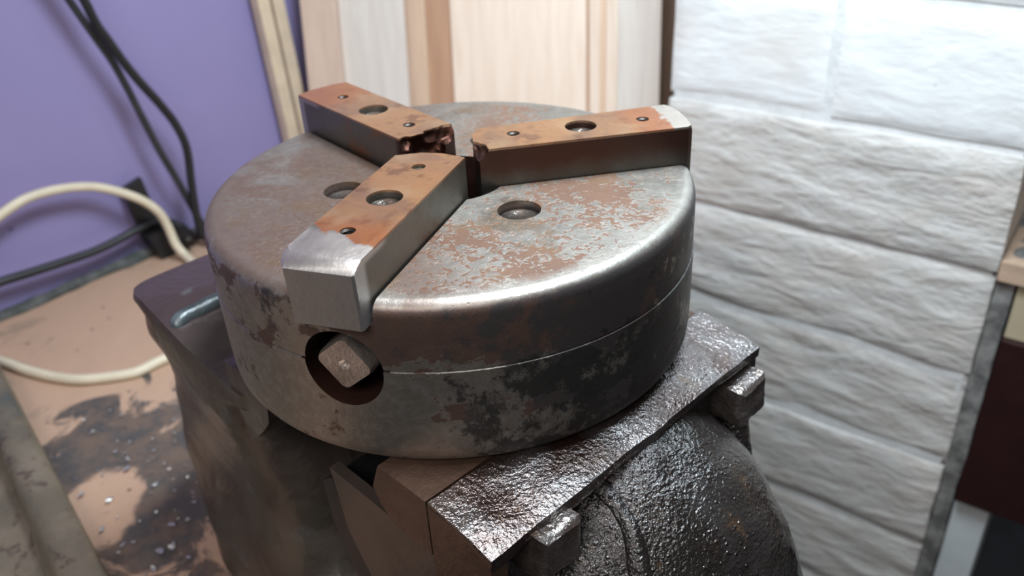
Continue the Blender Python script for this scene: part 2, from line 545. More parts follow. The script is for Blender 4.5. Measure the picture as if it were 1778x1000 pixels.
def carve(bm, cutters):
    """boolean-subtract each cutter bmesh from bm; returns a new bmesh (units of R)"""
    bmesh.ops.recalc_face_normals(bm, faces=bm.faces)
    me = bpy.data.meshes.new('tmp')
    bm.to_mesh(me)
    bm.free()
    o = bpy.data.objects.new('tmp', me)
    COL.objects.link(o)
    cos = []
    for cb in cutters:
        bmesh.ops.recalc_face_normals(cb, faces=cb.faces)
        cm = bpy.data.meshes.new('tmpc')
        cb.to_mesh(cm)
        cb.free()
        co = bpy.data.objects.new('tmpc', cm)
        COL.objects.link(co)
        cos.append(co)
        md = o.modifiers.new('b', 'BOOLEAN')
        md.operation = 'DIFFERENCE'
        md.solver = 'EXACT'
        md.object = co
    dg = bpy.context.evaluated_depsgraph_get()
    res = bpy.data.meshes.new_from_object(o.evaluated_get(dg))
    out = bmesh.new()
    out.from_mesh(res)
    for x in cos + [o]:
        bpy.data.objects.remove(x)
    return out


def tube(bm, pts, r, seg=10, sub=6):
    P = [Vector(p) for p in pts]
    P = [P[0] * 2 - P[1]] + P + [P[-1] * 2 - P[-2]]
    path = []
    for i in range(1, len(P) - 2):
        for k in range(sub):
            t = k / sub
            a, b, c, d = P[i - 1], P[i], P[i + 1], P[i + 2]
            path.append(0.5 * ((2 * b) + (c - a) * t + (2 * a - 5 * b + 4 * c - d) * t * t + (3 * b - a - 3 * c + d) * t ** 3))
    path.append(P[-2])
    loops = []
    nrm = None
    for i, p in enumerate(path):
        tg = (path[min(i + 1, len(path) - 1)] - path[max(i - 1, 0)]).normalized()
        if nrm is None:
            nrm = tg.orthogonal().normalized()
        nrm = (nrm - tg * nrm.dot(tg)).normalized()
        bn = tg.cross(nrm)
        loops.append([p + nrm * r * math.cos(2 * math.pi * k / seg) + bn * r * math.sin(2 * math.pi * k / seg) for k in range(seg)])
    loft(bm, loops)


def new():
    return bmesh.new()


# ------------------------------------------------------------------ the setting
PP = Vector((-2.627, 5.012, 0.0))          # foot line of the purple wall
AP = math.atan2(0.696, 0.718)
PB = Vector((1.97666, 3.8536, 0.0))        # left edge of the brick pier
AB = math.radians(-42)

bm = new()
box(bm, (-9, 0, FLOOR), (6, 0.4, 7))
structure(part('wall_left', bm, M['purple'], None, PP, AP, smooth=0))

bm = new()
box(bm, (-30, -22, FLOOR - 0.3), (30, 22, FLOOR))
structure(part('floor', bm, M['floor'], smooth=0))

# brick pier: mortar core plus single bricks
pier = structure(thing('wall_right', 'white painted brick pier', 'wall', PB, AB))
del pier['label'], pier['category']
bm = new()
box(bm, (0.03, 0.006, FLOOR), (2.76, 1.28, 5.6))
subdiv(bm, 0.5)
part('mortar', bm, M['mortar'], pier, smooth=0)


def brick_bm(x0, x1, z0, z1, seed, rf=1.0):
    b = new()
    nx, nz = int((x1 - x0) / 0.055), int((z1 - z0) / 0.05)
    fr = [[None] * (nz + 1) for _ in range(nx + 1)]
    for i in range(nx + 1):
        for k in range(nz + 1):
            x, z = x0 + (x1 - x0) * i / nx, z0 + (z1 - z0) * k / nz
            u = min(x - x0, x1 - x, z - z0, z1 - z)
            rnd = max(0, 1 - u / 0.10)
            p = Vector((x * 0.9 + seed * 3.1, seed, z * 2.6))
            q = Vector((x * 0.85 + seed * 1.7 + 0.35 * mn.noise(p * 1.5), 4 + seed, z * 3.6 + x * 0.9))
            rip = rf * (0.013 * mn.noise(q * 1.1) + 0.016 * (1 - abs(mn.noise(q * 0.8))) ** 2 + 0.006 * mn.noise(p * 3))
            y = -0.012 - rip + 0.020 * rnd ** 2.2
            ex = 0.012 * mn.noise(Vector((seed, z * 3, i))) * (1 if i in (0, nx) else 0)
            ez = 0.012 * mn.noise(Vector((x * 2, seed, k))) * (1 if k in (0, nz) else 0)
            fr[i][k] = b.verts.new((x + ex, y, z + ez))
    for i in range(nx):
        for k in range(nz):
            b.faces.new((fr[i][k], fr[i + 1][k], fr[i + 1][k + 1], fr[i][k + 1]))
    edge = ([fr[i][0] for i in range(nx + 1)] + [fr[nx][k] for k in range(1, nz + 1)] +
            [fr[i][nz] for i in range(nx - 1, -1, -1)] + [fr[0][k] for k in range(nz - 1, 0, -1)])
    back = [b.verts.new((v.co.x, 1.2, v.co.z)) for v in edge]
    m = len(edge)
    for i in range(m):
        b.faces.new((edge[i], back[i], back[(i + 1) % m], edge[(i + 1) % m]))
    b.faces.new(back)
    return b


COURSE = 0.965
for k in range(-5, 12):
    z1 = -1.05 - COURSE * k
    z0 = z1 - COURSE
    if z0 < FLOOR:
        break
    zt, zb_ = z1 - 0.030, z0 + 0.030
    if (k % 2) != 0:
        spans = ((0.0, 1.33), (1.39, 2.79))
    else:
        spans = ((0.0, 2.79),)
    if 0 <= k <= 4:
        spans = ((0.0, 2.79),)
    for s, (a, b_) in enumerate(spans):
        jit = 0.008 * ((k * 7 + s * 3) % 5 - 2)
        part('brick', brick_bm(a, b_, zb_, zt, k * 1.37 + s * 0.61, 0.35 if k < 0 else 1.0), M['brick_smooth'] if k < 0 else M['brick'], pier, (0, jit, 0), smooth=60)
# dusty return strip beside the cabinet, its shade put into the grey
bm = new()
box(bm, (2.795, 0.02, FLOOR), (2.93, 1.25, -1.9))
subdiv(bm, 0.12)
displace(bm, 0.02, 2.0)
structure(part('trim_2', bm, M['pier_side'], None, PB, AB, smooth=50))

# brown board added behind the door for the shade in the gap beside the pier
bm = new()
box(bm, (2.25, 6.6, FLOOR), (4.4, 6.9, 4.5))
bevel(bm, 0.02)
backing = part('gap_shade_board', bm, M['gap_shade'])
tag(backing, 'dark brown board added for the shade in the gap between the pine door and the white brick', 'backing')

# ------------------------------------------------------------------ workbench
wb = thing('workbench', 'stained light-wood workbench top under the vise against the purple wall', 'workbench', (0, 0, FLOOR))
DP = Vector((0.718, 0.696, 0))
NP = Vector((0.696, -0.718, 0))


def bp(t, o, z=0.0):
    v = PP + DP * t + NP * o
    return (v.x, v.y, z)


poly = [bp(-8, 0.02), bp(3.7, 0.02), bp(3.3, 3.62), bp(0.9, 4.9), bp(-8, 4.9)]
bm = new()
prism(bm, [(p[0], p[1]) for p in poly], 2, BENCH - 0.35 - FLOOR, BENCH - FLOOR)
bevel(bm, 0.02, 1)
part('top', bm, M['bench'], wb, smooth=0)
for t, o_ in ((-7.5, 0.5), (-7.5, 4.3), (0.2, 4.0), (3.0, 0.5)):
    bm = new()
    c = bp(t, o_)
    box(bm, (c[0] - 0.35, c[1] - 0.35, 0), (c[0] + 0.35, c[1] + 0.35, BENCH - 0.35 - FLOOR))
    part('leg', bm, M['pine_brown'], wb, smooth=0)

# dusty dark bead where bench meets wall
bm = new()
pts = [bp(t, 0.07 + 0.02 * mn.noise(Vector((t * 2, 0, 0))), BENCH + 0.02 + 0.015 * mn.noise(Vector((t * 3, 5, 0)))) for t in [-6 + 0.25 * i for i in range(37)]]
tube(bm, pts, 0.065, 8, 2)
displace(bm, 0.03, 4)
structure(part('trim_1', bm, M['bead'], smooth=60))

# ------------------------------------------------------------------ pine cabinet door leaning on the wall
h = Vector((0.982, -0.191, 0)).normalized()
l = Vector((0.0393, 0.199, 0.979)).normalized()
nd = h.cross(l)
PD = Vector((-1.378, 5.607, -1.35)) - l * 1.12
door = thing('pine_door', 'small pale pine panelled door leaning upright behind the chuck', 'door', (0, 0, 0))
mw = Matrix((h, -nd, l)).transposed().to_4x4()     # local x = width, y = into the door, z = height
mw = Matrix((h, h.cross(l) * -1, l)).transposed()
eul = mw.to_euler()
door.location = PD * S
door.rotation_euler = eul
LBH = 4.75


def dpart(name, x0, x1, y0, y1, mat, z0=0.0, z1=LBH, bev=0.02, prof=None, label=None):
    b = new()
    if prof:
        prism(b, prof, 2, z0, z1)
    else:
        box(b, (x0, y0, z0), (x1, y1, z1))
        if bev:
            bevel(b, bev, 2)
    return part(name, b, mat, door, label=label)


# Matrix has y column = -nd = away from camera
dpart('stile', 0.0, 0.37, 0.0, 0.27, M['pine_pink'], label='pinkish pine stile')
dpart('panel', 0.36, 1.06, 0.09, 0.20, M['pine_grey'], 0.4, LBH - 0.4, 0, label='greyish pine panel')
dpart('moulding', 0, 0, 0, 0, M['pine_tan'], 0.4, LBH - 0.4, prof=[(1.04, 0.085), (1.10, 0.035), (1.265, 0.02), (1.265, 0.2), (1.04, 0.2)])
dpart('moulding', 0, 0, 0, 0, M['pine_brown'], 0.4, LBH - 0.4, prof=[(1.265, 0.06), (1.53, 0.05), (1.53, 0.2), (1.265, 0.2)], label='grooved moulding, shade coloured brown')  # shade of the left-facing bevel put into the brown wood tone
dpart('stile', 1.525, 2.87, 0.0, 0.27, M['pine'], bev=0.015)
dpart('moulding', 0, 0, 0, 0, M['pine_brown'], 0.4, LBH - 0.4, prof=[(2.865, 0.07), (2.905, 0.07), (2.905, 0.2), (2.865, 0.2)])
dpart('moulding', 0, 0, 0, 0, M['pine'], 0.4, LBH - 0.4, prof=[(2.90, 0.03), (2.96, 0.01), (3.0, 0.03), (3.0, 0.2), (2.90, 0.2)])
dpart('moulding', 0, 0, 0, 0, M['pine_tan'], 0.4, LBH - 0.4, prof=[(2.995, 0.07), (3.07, 0.075), (3.07, 0.2), (2.995, 0.2)])
dpart('moulding', 0, 0, 0, 0, M['pine'], 0.4, LBH - 0.4, prof=[(3.065, 0.03), (3.12, 0.01), (3.18, 0.03), (3.18, 0.2), (3.065, 0.2)])
dpart('stile', 3.175, 3.60, 0.10, 0.27, M['pine_grey'], label='greyish pine stile')
dpart('rail', 0.36, 3.2, 0.03, 0.25, M['pine'], 0.0, 0.42)
dpart('rail', 0.36, 3.2, 0.03, 0.25, M['pine'], LBH - 0.42, LBH)

# ------------------------------------------------------------------ battens beside the door
for (a, b_, nm) in (((-1.765, 5.681), (-1.60, 5.842), 'front'), ((-1.63, 5.815), (-1.485, 5.95), 'rear')):
    bm = new()
    off = 0.0 if nm == 'front' else 0.03
    o1 = Vector((NP.x, NP.y, 0)) * (0.03 - off)
    A = Vector((a[0] + 0.01, a[1] + 0.01, 0))
    dirp = Vector((0.718, 0.696, 0))
    z0, z1 = BENCH, 3.0
    half = 0.068
    # slight lean: top shifts left along the wall
    cx_bot = A + dirp * 0.115
    cx_top = A + dirp * (-0.11)
    loops = []
    for z, c in ((z0, cx_bot), (z1, cx_top)):
        loops.append([c + dirp * sx * half + NP * (0.06 * sy) + Vector((0, 0, z)) + o1 for sx, sy in ((-1, -1), (1, -1), (1, 1), (-1, 1))])
    loft(bm, loops)
    bevel(bm, 0.025, 3)
    o = part('wooden_batten', bm, M['batten'])
    tag(o, 'pale narrow upright strip by the purple wall, the left of the pair' if nm == 'front' else
        'pale narrow upright strip by the purple wall, right of the pair, nearest the pine door', 'strip', 'pale strips beside the door')

# ------------------------------------------------------------------ cables
bm = new()
tube(bm, [(-3.9, 3.55, 6.5), (-3.6, 3.75, 3.0), (-3.12, 4.11, 0.7), (-3.03, 4.20, 0.30), (-2.963, 4.268, 0.006), (-2.879, 4.35, -0.316), (-2.816, 4.411, -0.554), (-2.772, 4.454, -0.795), (-2.729, 4.495, -1.084),
          (-2.673, 4.549, -1.438), (-2.605, 4.616, -1.788), (-2.532, 4.686, -2.20), (-2.46, 4.72, -2.42), (-2.30, 4.75, -2.462), (-1.9, 4.9, -2.462), (-1.7, 4.9, -2.462)], 0.034)
tag(part('power_cable', bm, M['grey_rubber'], smooth=80), 'straighter dusty black cable hanging down the purple wall, left of the two', 'cable', 'black cables on the purple wall')
bm = new()
tube(bm, [(-3.75, 3.7, 6.5), (-3.4, 3.9, 3.0), (-2.98, 4.14, 0.6), (-2.90, 4.22, 0.25), (-2.847, 4.27, -0.003), (-2.817, 4.299, -0.203), (-2.772, 4.342, -0.365), (-2.719, 4.393, -0.556), (-2.651, 4.459, -0.76), (-2.561, 4.547, -0.997),
          (-2.488, 4.618, -1.231), (-2.456, 4.648, -1.479), (-2.484, 4.621, -1.802), (-2.505, 4.601, -2.072), (-2.51, 4.60, -2.30), (-2.45, 4.58, -2.43), (-2.3, 4.5, -2.458), (-1.9, 4.4, -2.458), (-1.5, 4.4, -2.458)], 0.040)
tag(part('power_cable', bm, M['black'], smooth=80), 'black cable on the purple wall that bulges out to the right, right of the two', 'cable', 'black cables on the purple wall')
bm = new()
tube(bm, [(-4.6, 2.8, -2.10), (-4.107, 3.299, -2.10), (-3.92, 3.48, -2.11), (-3.737, 3.658, -2.135), (-3.542, 3.847, -2.158), (-3.336, 4.046, -2.177), (-3.168, 4.209, -2.164), (-3.014, 4.358, -2.139),
          (-2.90, 4.52, -2.15), (-2.79, 4.64, -2.22), (-2.693, 4.67, -2.308), (-2.64, 4.72, -2.43), (-2.5, 4.85, -2.462), (-2.2, 5.0, -2.462)], 0.040)
tag(part('power_cable', bm, M['black'], smooth=80), 'thick black cable running low along the purple wall into the clamp', 'cable')
bm = new()
tube(bm, [(-2.0, 3.0, -2.462), (-2.2, 2.75, -2.462), (-2.465, 2.534, -2.462), (-2.548, 2.454, -2.462), (-2.634, 2.415, -2.462), (-2.826, 2.394, -2.462), (-3.027, 2.404, -2.462), (-3.251, 2.483, -2.462), (-3.497, 2.612, -2.462),
          (-3.711, 2.75, -2.462), (-4.158, 3.0, -2.45), (-4.35, 3.02, -2.3), (-4.37, 3.05, -2.0), (-4.22, 3.17, -1.80), (-4.064, 3.271, -1.703), (-3.911, 3.419, -1.61), (-3.759, 3.566, -1.532), (-3.608, 3.713, -1.474), (-3.463, 3.853, -1.474),
          (-3.324, 3.989, -1.509), (-3.184, 4.124, -1.574), (-3.03, 4.22, -1.676), (-2.87, 4.29, -1.809), (-2.77, 4.35, -1.967), (-2.73, 4.37, -2.13), (-2.69, 4.34, -2.32), (-2.62, 4.30, -2.42), (-2.5, 4.15, -2.458)], 0.042)
tag(part('cream_cable', bm, M['cream'], smooth=80), 'cream cable looping up against the purple wall and back over the bench', 'cable')

# black clamp by the cables
cl = thing('cable_clamp', 'black plastic strip and block holding cables at the foot of the purple wall', 'clamp', (0, 0, BENCH))
Z = -BENCH
bm = new()
a0 = [Vector(p) for p in ((-3.06, 4.425, -1.735 + Z), (-2.925, 4.56, -1.69 + Z), (-2.90, 4.585, -2.0 + Z), (-2.86, 4.625, -2.35 + Z), (-3.02, 4.47, -2.35 + Z), (-3.05, 4.437, -2.0 + Z))]
loft(bm, [[p + NP * 0.03 for p in a0], [p - NP * 0.03 for p in a0]])
bevel(bm, 0.01, 2)
part('strip', bm, M['black'], cl)
bm = new()
b0 = [Vector(p) for p in ((-3.03, 4.46, -2.22 + Z), (-2.86, 4.62, -2.20 + Z), (-2.74, 4.73, -2.32 + Z), (-2.72, 4.76, -2.497 + Z), (-2.98, 4.50, -2.497 + Z))]
loft(bm, [[p + NP * 0.16 for p in b0], [p - NP * 0.04 for p in b0]])
bevel(bm, 0.025, 2)
part('block', bm, M['black'], cl)
bm = new()
c = bp(-0.26, 0.42, 0)
bmesh.ops.create_uvsphere(bm, u_segments=20, v_segments=12, radius=0.055, matrix=Matrix.Translation((c[0] - 0.08, c[1] - 0.08, 0.16)))
part('knob', bm, M['thread'], cl, smooth=80)

# ------------------------------------------------------------------ cabinet on the right
cab = thing('drawer_cabinet', 'cabinet with chipboard top and dark red drawer right of the brick pier', 'cabinet', (PB.x, PB.y, FLOOR), AB)
F = -FLOOR
bm = new()
box(bm, (2.80, -0.02, -2.06 + F), (6.0, 1.9, -1.90 + F))
bevel(bm, 0.015)
part('top', bm, M['chipboard'], cab)
bm = new()
box(bm, (2.95, 0.03, -2.55 + F), (5.9, 1.8, -2.06 + F))
bevel(bm, 0.012)
part('rail', bm, M['cream_rail'], cab)
bm = new()
box(bm, (2.94, -0.03, -4.25 + F), (5.9, 1.7, -2.56 + F))
bevel(bm, 0.02)
part('drawer', bm, M['dark_red'], cab, label='dark red drawer')
bm = new()
box(bm, (2.945, 0.05, 0), (3.22, 0.5, -4.25 + F))
bevel(bm, 0.02)
part('leg', bm, M['white_leg'], cab, label='white painted leg')
for yy in ((5.6, 0.05), (5.6, 1.4), (2.94, 1.3)):
    bm = new()
    box(bm, (yy[0], yy[1], 0), (yy[0] + 0.28, yy[1] + 0.3, -4.25 + F))
    part('leg', bm, M['white_leg'], cab, smooth=0)

# ------------------------------------------------------------------ tray in the near left corner
tray = thing('metal_tray', 'dirty olive metal tray with rounded rim in the near left corner of the bench', 'tray', (0, 0, BENCH))
edge0 = Vector((-3.75, 2.72, 0))
edge1 = Vector((-1.85, -0.16, 0))
ex = (edge1 - edge0).normalized()
ey = Vector((ex.y, -ex.x, 0))      # towards left/out of frame (check sign)
if ey.x > 0:
    ey = -ey


def rr(off, z, bow=0.0, rad=0.35):
    L = (edge1 - edge0).length
    x0, x1, y0, y1 = off - 0.12, L - off, off, 2.6 - off
    out = []
    rr_ = max(0.05, rad - off * 0.5)
    for cx, cy, a in ((x1 - rr_, y0 + rr_, -90), (x1 - rr_, y1 - rr_, 0), (x0 + rr_, y1 - rr_, 90), (x0 + rr_, y0 + rr_, 180)):
        for k in range(9):
            t = math.radians(a + k * 90 / 8)
            px, py = cx + rr_ * math.cos(t), cy + rr_ * math.sin(t)
            v = edge0 + ex * px + ey * py
            out.append((v.x, v.y, z))
    return out


bm = new()
loft(bm, [rr(0.03, 0.0), rr(0.0, 0.05), rr(0.0, 0.18), rr(0.02, 0.225), rr(0.06, 0.25), rr(0.15, 0.255), rr(0.21, 0.235), rr(0.245, 0.17), rr(0.275, 0.09), rr(0.32, 0.065), rr(0.42, 0.06)])
part('body', bm, M['tray'], tray, smooth=60)

# ------------------------------------------------------------------ swarf chips
random.seed(4)
bm = new()


def chip(c, s):
    n = random.randint(2, 4)
    a = random.uniform(0, 6.28)
    tw = random.uniform(-0.9, 0.9)
    wd = s * random.uniform(0.15, 0.4)
    pv = None
    p = Vector(c)
    for i in range(n + 1):
        d = Vector((math.cos(a), math.sin(a), random.uniform(-0.1, 0.25)))
        sd = Vector((-math.sin(a), math.cos(a), random.uniform(-0.6, 0.6))) * wd
        cur = (bm.verts.new(p + sd), bm.verts.new(p - sd))
        if pv:
            bm.faces.new((pv[0], pv[1], cur[1], cur[0]))
        pv = cur
        p = p + d * s / n
        p.z = max(p.z, c[2])
        a += tw


for i in range(190):
    cx, cy = random.gauss(-2.2, 0.45), random.gauss(0.9, 0.75)
    if (Vector((cx, cy, 0)) - edge0).dot(ey) > -0.08 or Vector((cx, cy, 0)).dot(Vector((1, 0, 0))) > -1.62:
        continue
    chip((cx, cy, BENCH + 0.02), random.choice((0.012, 0.016, 0.02, 0.025, 0.03, 0.05)))
sw = part('metal_shavings', bm, M['swarf'], smooth=0)
tag(sw, 'bright metal shavings scattered in the dirt on the bench left of the vise', 'shavings')
sw['kind'] = 'stuff'

# ------------------------------------------------------------------ bench vise (local x along the jaws, y from front jaw to rear jaw)
VZ = BENCH
vise = thing('bench_vise', 'dark oily cast-iron bench vise with open jaws carrying the chuck', 'vise', (0.014, -1.40, VZ), math.atan2(0.632, 0.775))
VT = -0.668 - VZ               # top of the jaws above the bench


def zz(z):
    return z - VZ


# front casting top slab
bm = new()
prism(bm, [(0.0, VT), (0.305, VT), (0.305, zz(-0.93)), (0.09, zz(-0.93)), (0.085, zz(-0.775)), (0.0, zz(-0.755))], 0, 0.0, 1.58)
bevel(bm, 0.012, 2, 40)
subdiv(bm, 0.05)
displace(bm, 0.016, 3.2, seed=3)
# the end seen from the left is machined flat
for v in bm.verts:
    if v.co.x < 0.012:
        v.co.x = 0.0
    v.co.z = min(v.co.z, VT + 0.004)
    if v.co.z > VT - 0.06:                     # outer edge worn to a round
        k = max(0.0, 1 - v.co.y / 0.30)
        v.co.z -= 0.055 * k ** 1.5
part('front_jaw', bm, M['top_cast'], vise, smooth=50)
bm = new()
prism(bm, [(0.0, zz(-1.9)), (0.305, zz(-1.9)), (0.305, VT - 0.02), (0.2, VT - 0.03), (0.1, VT - 0.045), (0.0, VT - 0.078)], 0, -0.003, 0.07)
bevel(bm, 0.01, 2)
part('jaw_end', bm, M['plate'], vise)
bm = new()
prism(bm, [(1.575, zz(-0.765)), (1.575, zz(-0.95)), (1.54, zz(-1.14)), (1.46, zz(-1.20)), (1.47, zz(-1.0)), (1.52, zz(-0.765))], 1, 0.005, 0.30)
bevel(bm, 0.02, 3, 40)
subdiv(bm, 0.06)
displace(bm, 0.008, 4, seed=6)
part('jaw_end', bm, M['black_cast'], vise, smooth=60)
# jaw plate
bm = new()
prism(bm, [(0.312, VT), (0.575, VT), (0.63, zz(-0.80)), (0.60, zz(-0.87)), (0.52, zz(-0.925)), (0.312, zz(-0.925))], 0, -0.004, 1.56)
bevel(bm, 0.008, 2, 40)
subdiv(bm, 0.12)
displace(bm, 0.004, 4, seed=8)
part('jaw_plate', bm, M['plate'], vise, label='brown steel jaw plate')
# lower machined wedge / front jaw foot
bm = new()
prism(bm, [(0.02, zz(-0.865)), (0.31, zz(-0.93)), (0.97, zz(-0.93)), (0.92, zz(-1.24)), (0.80, zz(-1.43)), (0.72, zz(-1.75)), (0.10, zz(-1.75))], 0, 0.012, 0.06)
bevel(bm, 0.01, 2, 40)
part('jaw_foot', bm, M['wedge'], vise, label='flat grey wedge-shaped foot of the front jaw')
# black strip put in for the shaded bevel beside the wedge
bm = new()
prism(bm, [(0.975, zz(-0.99)), (1.06, zz(-1.06)), (1.04, zz(-1.28)), (0.93, zz(-1.50)), (0.86, zz(-1.75)), (0.70, zz(-1.75)), (0.80, zz(-1.43)), (0.92, zz(-1.24))], 0, 0.015, 1.40)
bevel(bm, 0.02, 2, 40)
part('shade_strip', bm, M['black'], vise, label='black strip put in for the shade beside the wedge')

# outer flange plate (below the top slab) rounded at the lower corners
bm = new()
pl = [(0.08, zz(-0.79)), (0.08, zz(-1.25)), (0.09, zz(-1.38)), (0.16, zz(-1.45)), (1.30, zz(-1.45)), (1.46, zz(-1.36)), (1.55, zz(-1.20)), (1.565, zz(-1.08)), (1.585, zz(-0.98)), (1.575, zz(-0.79))]
prism(bm, pl, 1, 0.075, 0.30)
bevel(bm, 0.02, 2, 40)
subdiv(bm, 0.08)
displace(bm, 0.012, 3, seed=1)
part('flange', bm, M['black_cast'], vise, smooth=60)
# slab body linking foot and housing
bm = new()
box(bm, (0.25, 0.1, zz(-2.2)), (1.40, 0.68, zz(-1.40)))
bevel(bm, 0.06, 3)
part('jaw_body', bm, M['black_cast'], vise)

# big rounded screw housing
bm = new()
bmesh.ops.create_uvsphere(bm, u_segments=110, v_segments=80, radius=1.0)
for v in bm.verts:
    x, y, z = v.co
    s = 1.0
    v.co = Vector((0.85 + 0.85 * x, 0.20 + 0.90 * y, zz(-2.10) + 1.38 * z))
displace(bm, 0.022, 1.6, seed=2)
displace(bm, 0.010, 7, seed=5)
geom = [v for v in bm.verts if v.co.y > 0.28]
for v in bm.verts:
    if v.co.y > 0.28:
        v.co.y = 0.28
    if v.co.z > VT - 0.03 and v.co.y > -0.02:
        v.co.z = VT - 0.03
part('screw_housing', bm, M['dome_cast'], vise, smooth=80)

# fillet web between the flange and the housing around bolt pockets
bm = new()
tube(bm, [(0.58, 0.075, zz(-0.84)), (0.59, 0.03, zz(-0.86)), (0.585, -0.05, zz(-0.90)), (0.555, -0.14, zz(-0.96)), (0.50, -0.22, zz(-1.07)), (0.46, -0.30, zz(-1.25)), (0.44, -0.36, zz(-1.5))], 0.045, 16, 6)
displace(bm, 0.012, 4, seed=7)
part('rib', bm, M['dome_cast'], vise, smooth=80)
bm = new()
tube(bm, [(1.50, 0.12, zz(-0.95)), (1.50, 0.06, zz(-1.12)), (1.47, 0.0, zz(-1.3)), (1.42, -0.06, zz(-1.6))], 0.085, 16, 6)
displace(bm, 0.015, 3, seed=9)
part('rib', bm, M['dome_cast'], vise, smooth=80)


def bolt(a, z, sz, tilt, out):
    b = new()
    hs = sz / 2
    loops = []
    for y, k in ((0.12, 1.0), (-out + 0.02, 1.0), (-out, 0.84)):
        loops.append([(a + k * (px * math.cos(tilt) - pz * math.sin(tilt)), y, zz(z) + k * (px * math.sin(tilt) + pz * math.cos(tilt)))
                      for px, pz in ((-hs, -hs), (hs, -hs), (hs, hs), (-hs, hs))])
    loft(b, loops)
    bevel(b, 0.014, 2, 30)
    subdiv(b, 0.025)
    displace(b, 0.014, 6, seed=a * 3)
    bo = part('bolt', b, M['bolt'], vise, smooth=45)
    b = new()
    seg = 28
    loft(b, [[(a + r_ * math.cos(2 * math.pi * i / seg), y, zz(z) + r_ * math.sin(2 * math.pi * i / seg)) for i in range(seg)]
             for r_, y in ((0.098, 0.10), (0.098, 0.055), (0.09, 0.04))])
    part('washer', b, M['black_cast'], bo)
    return bo


bolt(0.27, -0.845, 0.190, -0.06, 0.070)
bolt(1.46, -0.900, 0.185, 0.10, 0.080)

# rear jaw casting: lofted column that flares into the base
bm = new()
secs = [  # z, a0, a1, q0, q1
    (-0.672, -0.07, 1.62, 1.42, 2.56), (-0.76, -0.08, 1.64, 1.44, 2.60), (-0.92, -0.07, 1.62, 1.60, 2.64),
    (-1.10, -0.03, 1.58, 1.62, 2.70), (-1.35, 0.02, 1.52, 1.60, 2.84), (-1.60, 0.04, 1.50, 1.50, 2.97),
    (-1.85, 0.03, 1.50, 1.50, 3.02), (-2.05, 0.00, 1.52, 1.42, 2.98), (-2.25, -0.04, 1.56, 1.25, 2.85), (-2.40, -0.07, 1.60, 1.05, 2.74), (-2.4995, -0.09, 1.62, 0.95, 2.70)]


def sect(z, a0, a1, q0, q1, k):
    out = []
    ca, cq, ra, rq = (a0 + a1) / 2, (q0 + q1) / 2, (a1 - a0) / 2, (q1 - q0) / 2
    N = 96
    e = 0.16 if z > -0.80 else (0.30 if z > -1.0 else 0.42)
    for i in range(N):
        t = 2 * math.pi * i / N
        c_, s_ = math.cos(t), math.sin(t)
        out.append((ca + ra * math.copysign(abs(c_) ** e, c_), cq + rq * math.copysign(abs(s_) ** e, s_), zz(z)))
    return out


fine = []
for i in range(len(secs) - 1):
    for k in range(4):
        t = k / 4
        fine.append([secs[i][j] * (1 - t) + secs[i + 1][j] * t for j in range(5)])
fine.append(list(secs[-1]))
lp_ = [sect(*s_, 0) for s_ in fine]
base_ = lp_[0]
cx_, cy_ = 0.775, 1.99
inner_ = [[(cx_ + (p_[0] - cx_) * k_, cy_ + (p_[1] - cy_) * k_, p_[2]) for p_ in base_] for k_ in (0.02, 0.15, 0.3, 0.45, 0.6, 0.7, 0.8, 0.9, 0.97)]
loft(bm, inner_ + lp_)
for v in bm.verts:                              # the top steps down in front of the ridge
    if v.co.z > zz(-1.0):
        k_ = min(1.0, max(0.0, (2.16 - v.co.y) / 0.30))
        v.co.z -= 0.13 * k_ * k_ * (3 - 2 * k_)
bmesh.ops.triangulate(bm, faces=[f for f in bm.faces if len(f.verts) > 4])
displace(bm, 0.03, 1.3, seed=4, keep=lambda c: 0.0 if c.z > VT - 0.06 or c.z < 0.03 else 1.0)
part('rear_jaw', bm, M['rear'], vise, smooth=60)
# rear jaw plate with its pointed lower tip
bm = new()
prism(bm, [(1.26, VT), (1.60, VT), (1.60, zz(-0.86)), (1.52, zz(-1.06)), (1.46, zz(-1.02)), (1.37, zz(-0.93)), (1.30, zz(-0.85))], 0, -0.05, 1.60)
bevel(bm, 0.012, 2, 40)
part('jaw_plate', bm, M['rear'], vise)
# pale worn ridge on the rear jaw shoulder
bm = new()
tube(bm, [(-0.02, 2.12, zz(-0.76)), (0.0, 2.13, zz(-0.725)), (0.08, 2.14, zz(-0.715)), (0.25, 2.14, zz(-0.712)), (0.6, 2.14, zz(-0.712)), (1.2, 2.14, zz(-0.712))], 0.040, 12, 6)
displace(bm, 0.01, 4)
part('ridge', bm, M['ridge'], vise, smooth=80, label='pale bluish worn ridge')
# slide beam between the jaws
bm = new()
box(bm, (0.42, 0.4, zz(-1.95)), (1.12, 2.2, zz(-1.30)))
bevel(bm, 0.05, 3)
part('slide_beam', bm, M['black_cast'], vise)
bm = new()
seg = 32
loft(bm, [[(0.77 + 0.12 * math.cos(2 * math.pi * i / seg), y, zz(-1.15) + 0.12 * math.sin(2 * math.pi * i / seg)) for i in range(seg)] for y in (0.5, 1.8)])
part('screw', bm, M['thread'], vise)

